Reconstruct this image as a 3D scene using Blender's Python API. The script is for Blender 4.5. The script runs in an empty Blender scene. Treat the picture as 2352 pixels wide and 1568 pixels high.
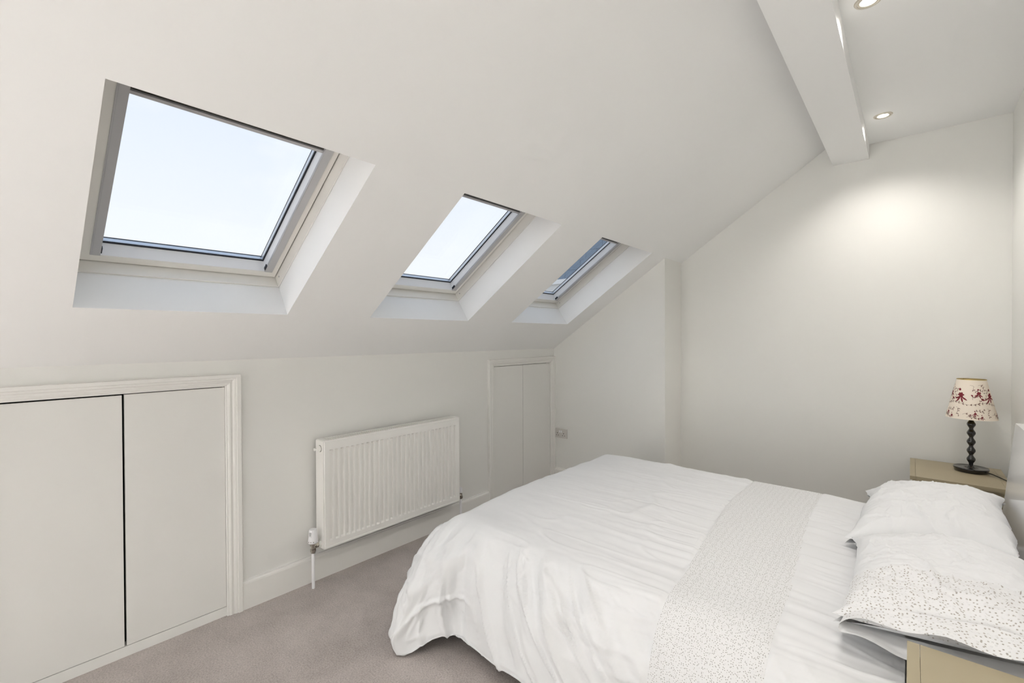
import bpy, bmesh, math, random
import numpy as np
from mathutils import Vector, Matrix

C = bpy.context.scene.collection
SC = bpy.context.scene

# ------------------------------------------------------------------ camera
F_PX, YAW, PITCH, ROLL = 1042.538, math.radians(41.3424), math.radians(-0.5155), math.radians(-0.2149)
def set_camera():
    cd = bpy.data.cameras.new('camera'); cd.sensor_width = 36.0; cd.lens = F_PX / 2352 * 36
    cd.clip_start = 0.02; cd.clip_end = 500
    co = bpy.data.objects.new('camera', cd); C.objects.link(co)
    f = Vector((-math.sin(YAW) * math.cos(PITCH), math.cos(YAW) * math.cos(PITCH), math.sin(PITCH)))
    r = Vector((math.cos(YAW), math.sin(YAW), 0)); u = r.cross(f)
    r2 = r * math.cos(ROLL) + u * math.sin(ROLL); u2 = -r * math.sin(ROLL) + u * math.cos(ROLL)
    m = Matrix((r2, u2, -f)).transposed().to_4x4(); m.translation = (2.557, 0, 1.38)
    co.matrix_world = m; SC.camera = co
set_camera()

# ------------------------------------------------------------------ sky, lamps' level, exposure
SKY_STRENGTH = .95
LAMP_WATTS = 24.0
SC.view_settings.view_transform = 'Standard'; SC.view_settings.look = 'None'
SC.view_settings.gamma = 1.0; SC.view_settings.use_curve_mapping = False
SC.view_settings.exposure = 0.25
SC.cycles.adaptive_threshold = .12
SC.cycles.caustics_reflective = False; SC.cycles.caustics_refractive = False
SC.cycles.max_bounces = 8; SC.cycles.diffuse_bounces = 7; SC.cycles.glossy_bounces = 3; SC.cycles.transparent_max_bounces = 12
def set_world():
    w = bpy.data.worlds.new('sky'); SC.world = w; w.use_nodes = True
    nt = w.node_tree; N = nt.nodes; L = nt.links; N.clear()
    tc = N.new('ShaderNodeTexCoord'); sep = N.new('ShaderNodeSeparateXYZ'); L.new(tc.outputs['Generated'], sep.inputs[0])
    ramp = N.new('ShaderNodeValToRGB'); e = ramp.color_ramp.elements
    mr = N.new('ShaderNodeMapRange'); mr.inputs['From Min'].default_value = -1; mr.inputs['From Max'].default_value = 1
    L.new(sep.outputs['Z'], mr.inputs['Value']); L.new(mr.outputs[0], ramp.inputs[0])
    e[0].position = 0.0; e[0].color = (.30, .29, .27, 1)
    e[1].position = 1.0; e[1].color = (.66, .78, .96, 1)
    for p, c in ((.49, (.36, .35, .33, 1)), (.51, (.97, .975, .98, 1)), (.60, (.90, .925, .955, 1)), (.74, (.755, .825, .93, 1))):
        k = e.new(p); k.color = c
    no = N.new('ShaderNodeTexNoise'); no.inputs['Scale'].default_value = 3.2; no.inputs['Detail'].default_value = 5; no.inputs['Roughness'].default_value = .55
    mp = N.new('ShaderNodeMapping'); mp.inputs['Scale'].default_value = (1, 1, 2.2); L.new(tc.outputs['Generated'], mp.inputs[0]); L.new(mp.outputs[0], no.inputs['Vector'])
    cr = N.new('ShaderNodeMapRange'); cr.inputs['From Min'].default_value = .5; cr.inputs['From Max'].default_value = .68
    L.new(no.outputs['Fac'], cr.inputs['Value'])
    mul = N.new('ShaderNodeMath'); mul.operation = 'MULTIPLY'; mul.inputs[1].default_value = .75; L.new(cr.outputs[0], mul.inputs[0])
    up = N.new('ShaderNodeMath'); up.operation = 'GREATER_THAN'; up.inputs[1].default_value = 0.02; L.new(sep.outputs['Z'], up.inputs[0])
    mul2 = N.new('ShaderNodeMath'); mul2.operation = 'MULTIPLY'; L.new(mul.outputs[0], mul2.inputs[0]); L.new(up.outputs[0], mul2.inputs[1])
    mix = N.new('ShaderNodeMix'); mix.data_type = 'RGBA'; L.new(mul2.outputs[0], mix.inputs['Factor']); L.new(ramp.outputs['Color'], mix.inputs['A']); mix.inputs['B'].default_value = (.95, .96, .98, 1)
    bg = N.new('ShaderNodeBackground'); bg.inputs['Strength'].default_value = SKY_STRENGTH; L.new(mix.outputs['Result'], bg.inputs['Color'])
    out = N.new('ShaderNodeOutputWorld'); L.new(bg.outputs[0], out.inputs[0])
set_world()

# sun on the far side of the ridge: it reaches the room only through the dormer and gable windows added behind the camera
SUN_STRENGTH = 47.0
def set_sun():
    sd = bpy.data.lights.new('sun', 'SUN'); sd.energy = SUN_STRENGTH; sd.angle = math.radians(.53); sd.color = (1.0, 1.0, .995)
    so = bpy.data.objects.new('sun', sd); C.objects.link(so); so.location = (8, 0, 6)
    so.rotation_euler = Vector((.86, .06, .50)).to_track_quat('Z', 'Y').to_euler()
set_sun()

# ------------------------------------------------------------------ materials
MATS = {}
def material(name, col, rough=.5, spec=.5, metal=0, noise=None, bump=None, coat=0, emit=None, sheen=0, var=None):
    """noise=(scale, amount) tints the colour, bump=(scale, strength, distance)"""
    m = bpy.data.materials.new(name); m.use_nodes = True; MATS[name] = m
    nt = m.node_tree; N = nt.nodes; L = nt.links; b = N['Principled BSDF']
    b.inputs['Base Color'].default_value = (*col, 1); b.inputs['Roughness'].default_value = rough
    b.inputs['Specular IOR Level'].default_value = spec; b.inputs['Metallic'].default_value = metal
    b.inputs['Coat Weight'].default_value = coat
    if sheen: b.inputs['Sheen Weight'].default_value = sheen
    if emit: b.inputs['Emission Color'].default_value = (*emit[:3], 1); b.inputs['Emission Strength'].default_value = emit[3]
    tc = N.new('ShaderNodeTexCoord')
    if noise:
        t = N.new('ShaderNodeTexNoise'); t.inputs['Scale'].default_value = noise[0]; t.inputs['Detail'].default_value = 1
        L.new(tc.outputs['Object'], t.inputs['Vector'])
        r = N.new('ShaderNodeValToRGB'); a = noise[1]
        r.color_ramp.elements[0].position = .3; r.color_ramp.elements[1].position = .7
        r.color_ramp.elements[0].color = (*[c * (1 - a) for c in col], 1); r.color_ramp.elements[1].color = (*[min(1, c * (1 + a)) for c in col], 1)
        L.new(t.outputs['Fac'], r.inputs[0]); L.new(r.outputs[0], b.inputs['Base Color'])
    if bump:
        t2 = N.new('ShaderNodeTexNoise'); t2.inputs['Scale'].default_value = bump[0]; t2.inputs['Detail'].default_value = 3
        L.new(tc.outputs['Object'], t2.inputs['Vector'])
        bp = N.new('ShaderNodeBump'); bp.inputs['Strength'].default_value = bump[1]; bp.inputs['Distance'].default_value = bump[2]
        L.new(t2.outputs['Fac'], bp.inputs['Height']); L.new(bp.outputs[0], b.inputs['Normal'])
    return m
material('ceiling_paint', (.865, .868, .865), .85, .2, noise=(1.3, .012))
material('wall_paint', (.80, .798, .772), .8, .25, noise=(1.1, .012))
material('trim_paint', (.81, .803, .775), .38, .45, noise=(2, .01))
material('door_paint', (.79, .785, .76), .45, .4, noise=(1.5, .012))
material('frame_white', (.80, .785, .745), .4, .4)
material('sash_white', (.83, .84, .86), .35, .45)
material('rail_grey', (.47, .47, .48), .4, .5)
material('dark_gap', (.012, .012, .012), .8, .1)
material('gasket', (.012, .014, .022), .4, .5)
material('spacer', (.62, .66, .72), .3, .5, metal=.7)
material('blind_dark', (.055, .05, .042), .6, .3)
material('radiator_white', (.87, .86, .83), .3, .5, coat=.2)
material('valve_white', (.84, .84, .86), .3, .5)
material('chrome', (.42, .39, .35), .25, .5, metal=1)
material('grille_dark', (.25, .24, .22), .6, .3)
material('window_grey', (.42, .42, .44), .4, .5)
material('socket_plate', (.60, .58, .55), .35, .5)
material('black_hole', (.02, .018, .015), .7, .2)
material('sheet_white', (.75, .758, .77), .8, .25)
material('mattress_white', (.80, .79, .77), .85, .2, bump=(400, .1, .001))
material('bed_white', (.82, .82, .82), .22, .5, coat=.3)
material('khaki_paint', (.385, .330, .222), .42, .4, noise=(5, .03), bump=(30, .05, .001))
material('khaki_dark', (.23, .19, .12), .6, .3)
material('black_gloss', (.010, .009, .010), .12, .6, coat=.5)
material('black_matt', (.012, .012, .012), .45, .4)
material('shade_linen', (.88, .79, .68), .8, .2, bump=(500, .06, .0005))
material('shade_lining', (.80, .66, .36), .7, .2)
material('print_red', (.22, .035, .045), .8, .2)
material('print_brown', (.16, .075, .055), .8, .2)
material('brass', (.60, .44, .14), .35, .5, metal=1)
material('lamp_ring', (.62, .58, .50), .35, .5, metal=.35)
material('lamp_lens', (1, 1, 1), .4, .5, emit=(1, .93, .80, 6))
material('render_white', (.86, .87, .88), .85, .2)
material('slate_blue', (.20, .27, .36), .65, .3, noise=(2.5, .25))
material('lead_pale', (.55, .62, .70), .5, .4)
material('roof_tile', (.16, .15, .15), .8, .2, noise=(3, .2))

def carpet():
    m = material('carpet', (.435, .39, .365), .95, .1, sheen=.2)
    nt = m.node_tree; N = nt.nodes; L = nt.links; b = N['Principled BSDF']; tc = N['Texture Coordinate']
    t1 = N.new('ShaderNodeTexNoise'); t1.inputs['Scale'].default_value = 3.5; t1.inputs['Detail'].default_value = 5; t1.inputs['Roughness'].default_value = .65
    t2 = N.new('ShaderNodeTexNoise'); t2.inputs['Scale'].default_value = 150; t2.inputs['Detail'].default_value = 3
    for t in (t1, t2): L.new(tc.outputs['Object'], t.inputs['Vector'])
    a = N.new('ShaderNodeMath'); a.operation = 'MULTIPLY_ADD'; a.inputs[1].default_value = .45; L.new(t1.outputs['Fac'], a.inputs[0])
    s = N.new('ShaderNodeMath'); s.operation = 'MULTIPLY'; s.inputs[1].default_value = .55; L.new(t2.outputs['Fac'], s.inputs[0]); L.new(s.outputs[0], a.inputs[2])
    r = N.new('ShaderNodeValToRGB'); r.color_ramp.elements[0].position = .32; r.color_ramp.elements[1].position = .68
    r.color_ramp.elements[0].color = (.31, .275, .255, 1); r.color_ramp.elements[1].color = (.56, .51, .485, 1)
    L.new(a.outputs[0], r.inputs[0]); L.new(r.outputs[0], b.inputs['Base Color'])
    bp = N.new('ShaderNodeBump'); bp.inputs['Strength'].default_value = .5; bp.inputs['Distance'].default_value = .004
    L.new(t2.outputs['Fac'], bp.inputs['Height']); L.new(bp.outputs[0], b.inputs['Normal'])
carpet()

def eyelet(name, scale, hole, dark):
    """white broderie anglaise: rows of small punched holes with a raised rim, laid out on the cloth's own UVs (metres)"""
    m = material(name, (.75, .753, .76), .8, .2, sheen=.1)
    nt = m.node_tree; N = nt.nodes; L = nt.links; b = N['Principled BSDF']
    uv = N.new('ShaderNodeUVMap'); uv.uv_map = 'UVMap'
    def vor(sc, rnd):
        v = N.new('ShaderNodeTexVoronoi'); v.voronoi_dimensions = '2D'; v.inputs['Scale'].default_value = sc; v.inputs['Randomness'].default_value = rnd
        L.new(uv.outputs[0], v.inputs['Vector']); return v
    v1 = vor(scale, .8); v2 = vor(scale / 3.4, .35)
    h = N.new('ShaderNodeMapRange'); h.inputs['From Min'].default_value = hole; h.inputs['From Max'].default_value = hole + .07
    L.new(v1.outputs['Distance'], h.inputs['Value'])
    # flower motif: holes show strongest on rings round the larger cells
    rg = N.new('ShaderNodeMapRange'); rg.inputs['From Min'].default_value = .22; rg.inputs['From Max'].default_value = .38; L.new(v2.outputs['Distance'], rg.inputs['Value'])
    inv = N.new('ShaderNodeMath'); inv.operation = 'SUBTRACT'; inv.inputs[0].default_value = 1; L.new(h.outputs[0], inv.inputs[1])
    mk = N.new('ShaderNodeMath'); mk.operation = 'MULTIPLY'; L.new(inv.outputs[0], mk.inputs[0]); L.new(rg.outputs[0], mk.inputs[1])
    mix = N.new('ShaderNodeMix'); mix.data_type = 'RGBA'; L.new(mk.outputs[0], mix.inputs['Factor'])
    mix.inputs['A'].default_value = (.75, .753, .76, 1); mix.inputs['B'].default_value = (*dark, 1); L.new(mix.outputs['Result'], b.inputs['Base Color'])
    bp = N.new('ShaderNodeBump'); bp.inputs['Strength'].default_value = .5; bp.inputs['Distance'].default_value = .0012
    L.new(h.outputs[0], bp.inputs['Height']); L.new(bp.outputs[0], b.inputs['Normal'])
eyelet('eyelet_cloth', 150, .16, (.36, .355, .34))
eyelet('eyelet_cuff', 105, .165, (.42, .39, .36))

def glass():
    m = bpy.data.materials.new('window_glass'); m.use_nodes = True; MATS['window_glass'] = m
    nt = m.node_tree; N = nt.nodes; L = nt.links; N.clear()
    tr = N.new('ShaderNodeBsdfTransparent'); tr.inputs[0].default_value = (.97, .985, 1, 1)
    gl = N.new('ShaderNodeBsdfGlossy'); gl.inputs['Roughness'].default_value = .02
    lw = N.new('ShaderNodeLayerWeight'); lw.inputs['Blend'].default_value = .5
    pw = N.new('ShaderNodeMath'); pw.operation = 'POWER'; pw.inputs[1].default_value = 5; L.new(lw.outputs['Facing'], pw.inputs[0])
    fr = N.new('ShaderNodeMath'); fr.operation = 'MULTIPLY_ADD'; fr.inputs[1].default_value = .8; fr.inputs[2].default_value = .03; L.new(pw.outputs[0], fr.inputs[0])
    mx = N.new('ShaderNodeMixShader'); L.new(fr.outputs[0], mx.inputs[0]); L.new(tr.outputs[0], mx.inputs[1]); L.new(gl.outputs[0], mx.inputs[2])
    o = N.new('ShaderNodeOutputMaterial'); L.new(mx.outputs[0], o.inputs[0])
glass()

# ------------------------------------------------------------------ builders
def finish(name, me, mat, parent=None, smooth=False, angle=None):
    for k in (mat if isinstance(mat, (list, tuple)) else [mat]): me.materials.append(MATS[k])
    if smooth: me.polygons.foreach_set('use_smooth', [True] * len(me.polygons))
    if angle is not None: me.set_sharp_from_angle(angle=math.radians(angle))
    o = bpy.data.objects.new(name, me); C.objects.link(o)
    if parent: o.parent = parent
    return o
def from_bm(name, bm, mat, parent=None, smooth=False, bevel=0, seg=2, angle=35):
    if bevel: bmesh.ops.bevel(bm, geom=[e for e in bm.edges if e.calc_face_angle(0) > .3], offset=bevel, segments=seg, affect='EDGES', profile=.5)
    bmesh.ops.recalc_face_normals(bm, faces=bm.faces)
    me = bpy.data.meshes.new(name); bm.to_mesh(me); bm.free()
    return finish(name, me, mat, parent, smooth or bool(bevel), angle if (smooth or bevel) else None)
def add_box(bm, x0, x1, y0, y1, z0, z1, xf=None):
    vs = [bm.verts.new(xf(x, y, z) if xf else (x, y, z)) for x in (x0, x1) for y in (y0, y1) for z in (z0, z1)]
    for f in ((0, 1, 3, 2), (4, 6, 7, 5), (0, 4, 5, 1), (2, 3, 7, 6), (0, 2, 6, 4), (1, 5, 7, 3)): bm.faces.new([vs[i] for i in f])
def box(name, b, mat, parent=None, bevel=0, xf=None, seg=2):
    bm = bmesh.new(); add_box(bm, *b, xf=xf); return from_bm(name, bm, mat, parent, bevel=bevel, seg=seg)
def add_prism(bm, pts, axis, a, b):
    """polygon pts (2D) extruded along an axis from a to b"""
    def P(p, t): return {'x': (t, p[0], p[1]), 'y': (p[0], t, p[1]), 'z': (p[0], p[1], t)}[axis]
    A = [bm.verts.new(P(p, a)) for p in pts]; B = [bm.verts.new(P(p, b)) for p in pts]; n = len(pts)
    bm.faces.new(A); bm.faces.new(B[::-1])
    for i in range(n): bm.faces.new((A[i], B[i], B[(i + 1) % n], A[(i + 1) % n]))
def lathe(name, prof, mat, loc=(0, 0, 0), parent=None, seg=40, axis=None, cap=True, angle=40):
    """prof: (radius, height) pairs turned about local z; axis: direction the z axis points to"""
    bm = bmesh.new(); rings = []
    for r, z in prof:
        rings.append([bm.verts.new((r * math.cos(2 * math.pi * i / seg), r * math.sin(2 * math.pi * i / seg), z)) for i in range(seg)])
    for a, b in zip(rings, rings[1:]):
        for i in range(seg): bm.faces.new((a[i], a[(i + 1) % seg], b[(i + 1) % seg], b[i]))
    if cap:
        bm.faces.new(rings[0][::-1]); bm.faces.new(rings[-1])
    m = Matrix.Translation(loc)
    if axis is not None: m = m @ Vector(axis).normalized().to_track_quat('Z', 'Y').to_matrix().to_4x4()
    bmesh.ops.transform(bm, matrix=m, verts=bm.verts)
    return from_bm(name, bm, mat, parent, smooth=True, angle=angle)
def tube(name, pts, r, mat, parent=None, seg=10):
    bm = bmesh.new(); rings = []; P = [Vector(p) for p in pts]; up = Vector((0, 0, 1)) if abs((P[1] - P[0]).normalized().z) < .9 else Vector((1, 0, 0))
    for i, p in enumerate(P):
        d = (P[min(i + 1, len(P) - 1)] - P[max(i - 1, 0)]).normalized(); a = d.cross(up).normalized(); b = a.cross(d)
        rings.append([bm.verts.new(p + r * (math.cos(2 * math.pi * k / seg) * a + math.sin(2 * math.pi * k / seg) * b)) for k in range(seg)])
    for A, B in zip(rings, rings[1:]):
        for k in range(seg): bm.faces.new((A[k], A[(k + 1) % seg], B[(k + 1) % seg], B[k]))
    bm.faces.new(rings[0][::-1]); bm.faces.new(rings[-1])
    return from_bm(name, bm, mat, parent, smooth=True, angle=50)
def spline(pts, n=8):
    out = []; P = [Vector(p) for p in pts]; Q = [P[0]] + P + [P[-1]]
    for i in range(1, len(Q) - 2):
        a, b, c, d = Q[i - 1:i + 3]
        for k in range(n):
            t = k / n; out.append(.5 * (2 * b + (c - a) * t + (2 * a - 5 * b + 4 * c - d) * t * t + (3 * b - a - 3 * c + d) * t ** 3))
    return out + [P[-1]]
def empty(name, loc=(0, 0, 0)):
    o = bpy.data.objects.new(name, None); C.objects.link(o); o.empty_display_size = .05; return o
def tag(o, label, cat, group=None):
    o['label'] = label; o['category'] = cat
    if group: o['group'] = group
    return o
def struct(o, label=None, cat=None):
    o['kind'] = 'structure'
    if label: o['label'] = label
    if cat: o['category'] = cat
    return o
def grid_mesh(name, P, mat, parent=None, uv=None, mask=None, smooth=True):
    """P: (n, m, 3) array of points; mask: (n-1, m-1) booleans of the quads to keep"""
    n, m = P.shape[:2]; idx = np.arange(n * m).reshape(n, m)
    q = np.stack([idx[:-1, :-1], idx[1:, :-1], idx[1:, 1:], idx[:-1, 1:]], -1)
    q = q[mask] if mask is not None else q.reshape(-1, 4)
    used = np.unique(q); remap = np.zeros(n * m, int); remap[used] = np.arange(len(used)); q = remap[q]
    me = bpy.data.meshes.new(name); me.from_pydata(P.reshape(-1, 3)[used].tolist(), [], q.tolist())
    if uv is not None:
        lay = me.uv_layers.new(name='UVMap'); U = uv.reshape(-1, 2)[used]
        lay.data.foreach_set('uv', U[q.reshape(-1)].astype(np.float32).reshape(-1))
    return finish(name, me, mat, parent, smooth)

# ------------------------------------------------------------------ room measurements (metres)
ZK, RP = 1.272, math.radians(33.983)          # knee wall height, roof pitch
CS, SN = math.cos(RP), math.sin(RP)
Y0, YN, YB = -3.4, 3.508, 3.853               # wall behind, nib face, back wall
XN, XR = 1.088, 2.990                         # nib side, right wall
BX0, BX1, BZ, CZ = 2.146, 2.343, 2.56, 2.655  # beam and ceiling
SLAB = .30
def SL(s, y, w): return (s * CS - w * SN, y, ZK + s * SN + w * CS)   # roof slope coordinates
WIN_Y = ((.180, .917), (1.355, 2.090), (2.530, 3.259)); WIN_S = (.393, 1.318)
REV = .165

# ------------------------------------------------------------------ setting
struct(box('floor', (-.7, XR + .1, Y0 - .1, YB + .1, -.1, 0), 'carpet'), 'pale greyish beige carpet covering the whole floor', 'carpet')

def slope():
    bm = bmesh.new(); s0, s1, ya, yb = -.80, 2.62, Y0 - .1, YB + .12
    ys = [ya] + [v for p in WIN_Y for v in p] + [yb]; ss = [s0, WIN_S[0], WIN_S[1], s1]
    V = {}
    def vert(i, j, w):
        k = (i, j, w)
        if k not in V: V[k] = bm.verts.new(SL(ss[i], ys[j], w))
        return V[k]
    def hole(i, j): return i == 1 and j % 2 == 1
    for i in range(3):
        for j in range(len(ys) - 1):
            if hole(i, j):
                for w0, w1 in ((0, SLAB),):
                    c = [(i, j), (i + 1, j), (i + 1, j + 1), (i, j + 1)]
                    for a, b in zip(c, c[1:] + c[:1]): bm.faces.new((vert(*a, w0), vert(*b, w0), vert(*b, w1), vert(*a, w1)))
            else:
                for w in (0, SLAB): bm.faces.new((vert(i, j, w), vert(i + 1, j, w), vert(i + 1, j + 1, w), vert(i, j + 1, w)))
    for j in range(len(ys) - 1):
        for i in (0, 3): bm.faces.new((vert(i, j, 0), vert(i, j + 1, 0), vert(i, j + 1, SLAB), vert(i, j, SLAB)))
    for i in range(3):
        for j in (0, len(ys) - 1): bm.faces.new((vert(i, j, 0), vert(i + 1, j, 0), vert(i + 1, j, SLAB), vert(i, j, SLAB)))
    struct(from_bm('wall_slope', bm, 'ceiling_paint'), 'white sloping attic ceiling pierced by three roof windows', 'ceiling')
slope()

# knee wall with two cupboard openings; the eaves behind it are closed by the slope, the floor and the outer wall
D1 = (-.027, .3605, .748); D2 = (2.672, 3.049, 3.446); DZ0, DZ1 = .044, 1.143
def knee_wall():
    bm = bmesh.new()
    for ya, yb, za, zb in ((Y0, D1[0], 0, ZK), (D1[0], D1[2], DZ1, ZK), (D1[0], D1[2], 0, DZ0), (D1[2], D2[0], 0, ZK), (D2[0], D2[2], DZ1, ZK), (D2[0], D2[2], 0, DZ0), (D2[2], YN + .02, 0, ZK)):
        add_prism(bm, [(-.09, za), (0, za), (0, zb), (-.09, zb - (.06 if zb == ZK else 0))], 'y', ya, yb)
    add_box(bm, -.70, -.64, Y0, YB, 0, 1.1)
    struct(from_bm('wall_left', bm, 'wall_paint'), 'low cream knee wall below the sloping ceiling', 'wall')
knee_wall()
def zs(x): return ZK + x * SN / CS
bm = bmesh.new(); add_prism(bm, [(-.70, 0), (XN, 0), (XN, zs(XN) + .12), (-.70, zs(-.70) + .12)], 'y', YN, YB + .1)
struct(from_bm('wall_nib', bm, 'wall_paint'), 'cream wall stepping forward beside the low cupboard', 'wall')
bm = bmesh.new(); add_prism(bm, [(XN, 0), (XR + .1, 0), (XR + .1, 2.9), (2.35, zs(2.35) + .12), (XN, zs(XN) + .12)], 'y', YB, YB + .1)
struct(from_bm('wall_back', bm, 'wall_paint'), 'cream end wall behind the lamp and bedside table', 'wall')
RY0, RY1, RZ0, RZ1 = -3.30, -1.45, .15, 2.50          # unseen dormer window added beside and behind the camera for fill daylight
bm = bmesh.new()
for ya, yb, za, zb in ((Y0 - .1, RY0, 0, 2.8), (RY1, YB + .1, 0, 2.8), (RY0, RY1, 0, RZ0), (RY0, RY1, RZ1, 2.8)): add_box(bm, XR, XR + .1, ya, yb, za, zb)
struct(from_bm('wall_right', bm, 'wall_paint'), 'cream wall behind the headboard', 'wall')
w5 = struct(empty('window_5'), 'wide unseen dormer window added on the headboard side for fill daylight', 'window')
bm = bmesh.new(); add_box(bm, XR + .048, XR + .054, RY0 + .05, RY1 - .05, RZ0 + .05, RZ1 - .05); from_bm('glass_pane', bm, 'window_glass', w5)
bm = bmesh.new()
for ya, yb, za, zb in ((RY0, RY0 + .06, RZ0, RZ1), (RY1 - .06, RY1, RZ0, RZ1), (RY0, RY1, RZ0, RZ0 + .06), (RY0, RY1, RZ1 - .06, RZ1), (RY0 + .90, RY0 + .95, RZ0, RZ1)): add_box(bm, XR + .02, XR + .08, ya, yb, za, zb)
from_bm('window_frame', bm, 'sash_white', w5)
struct(box('ceiling', (BX1 - .02, XR + .1, Y0 - .1, YB + .1, CZ, CZ + .14), 'ceiling_paint'), 'flat white ceiling with recessed spotlights', 'ceiling')
struct(box('ceiling_beam', (BX0, BX1, Y0 - .1, YB + .05, BZ, 2.95), 'ceiling_paint', bevel=.002), 'white boxed beam running along the ceiling edge', 'beam')

# wall behind the camera with an unseen window added for fill daylight
GX0, GX1, GZ0, GZ1 = 1.25, 2.25, .95, 2.00
def rear_wall():
    bm = bmesh.new()
    add_prism(bm, [(-.70, 0), (GX0, 0), (GX0, zs(GX0) + .12), (-.70, zs(-.70) + .12)], 'y', Y0 - .1, Y0)
    add_prism(bm, [(GX1, 0), (XR + .1, 0), (XR + .1, 2.8), (GX1, 2.8)], 'y', Y0 - .1, Y0)
    add_prism(bm, [(GX0, 0), (GX1, 0), (GX1, GZ0), (GX0, GZ0)], 'y', Y0 - .1, Y0)
    add_prism(bm, [(GX0, GZ1), (GX1, GZ1), (GX1, 2.8), (GX0, zs(GX0) + .12)], 'y', Y0 - .1, Y0)
    struct(from_bm('wall_near', bm, 'wall_paint'), 'cream gable wall with an added window', 'wall')
    w = struct(empty('window_4'), 'plain unseen window added to the gable wall for fill daylight', 'window')
    box('glass_pane', (GX0 + .04, GX1 - .04, Y0 - .055, Y0 - .049, GZ0 + .04, GZ1 - .04), 'window_glass', w)
    bm = bmesh.new()
    for xa, xb, za, zb in ((GX0, GX0 + .05, GZ0, GZ1), (GX1 - .05, GX1, GZ0, GZ1), (GX0, GX1, GZ0, GZ0 + .05), (GX0, GX1, GZ1 - .05, GZ1)): add_box(bm, xa, xb, Y0 - .08, Y0 - .03, za, zb)
    from_bm('window_frame', bm, 'sash_white', w)
rear_wall()

# skirting boards
def skirting(name, pts_prof, axis, a, b, label):
    bm = bmesh.new(); add_prism(bm, pts_prof, axis, a, b); struct(from_bm(name, bm, 'trim_paint'), label, 'skirting board')
sk = [(0, 0), (.018, 0), (.018, .128), (.016, .136), (.010, .141), (.010, .146), (0, .147)]
skirting('baseboard_left', sk, 'y', .8145, 2.6125, 'white skirting board under the radiator')
skirting('baseboard_rear', sk, 'y', Y0, -.093, 'white skirting board past the wide low cupboard')
skirting('baseboard_nib', [(YN - d, z) for d, z in sk], 'x', .0, XN + .018, 'white skirting board on the stepped wall under the double socket')
skirting('baseboard_back', [(YB - d, z) for d, z in sk], 'x', XN, XR, 'white skirting board along the end wall behind the bed')

# architraves round the cupboards
ARC = [(0, -.002), (0, .009), (.004, .011), (.008, .010), (.011, .013), (.019, .0155), (.024, .0125), (.030, .011), (.035, .0165), (.043, .018), (.046, .0175), (.048, .0225), (.0655, .0225), (.0665, .021), (.0665, -.002)]
def architrave(name, y0, y1, z1, label):
    bm = bmesh.new(); rows = []
    for (y, z, dy, dz) in ((y0, 0, -1, 0), (y0, z1, -1, 1), (y1, z1, 1, 1), (y1, 0, 1, 0)):
        rows.append([bm.verts.new((d, y + dy * u, z + dz * u * .86)) for u, d in ARC])
    for A, B in zip(rows, rows[1:]):
        for i in range(len(ARC) - 1): bm.faces.new((A[i], A[i + 1], B[i + 1], B[i]))
    struct(from_bm(name, bm, 'trim_paint'), label, 'architrave')
architrave('trim_1', D1[0] + .001, D1[2] - .001, DZ1, 'moulded white architrave round the wide low cupboard')
architrave('trim_2', D2[0] + .001, D2[2] - .001, DZ1, 'moulded white architrave round the narrow cupboard by the corner')
def leaf(name, y0, y1, label, top=.0045):
    bm = bmesh.new(); add_box(bm, -.020, -.001, y0, y1, DZ0 + .003, DZ1 - top)
    o = struct(from_bm(name, bm, 'door_paint', bevel=.0012), label, 'cupboard door')
    return o
leaf('door_1', D1[0] + .002, D1[1] - .0045, 'plain flush cupboard door, the leaf further from the radiator in the wide low cupboard', .007)
leaf('door_2', D1[1] + .0035, D1[2] - .0022, 'plain flush cupboard door beside the radiator, in the wide low cupboard')
leaf('door_3', D2[0] + .003, D2[1] - .0018, 'flush door leaf nearer the radiator in the narrow corner cupboard')
leaf('door_4', D2[1] + .0018, D2[2] - .003, 'flush door leaf beside the double socket in the narrow corner cupboard')
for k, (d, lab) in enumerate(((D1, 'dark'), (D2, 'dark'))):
    bm = bmesh.new(); add_box(bm, -.05, -.045, d[0] - .02, d[2] + .02, .0, 1.19)  # black board added so the door gaps read as shaded
    struct(from_bm('trim_%d' % (3 + k), bm, 'dark_gap'), 'added dark board standing in for shade in the door gaps of the %s eaves cupboard' % ('wide' if k == 0 else 'narrow'), 'board')

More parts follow.
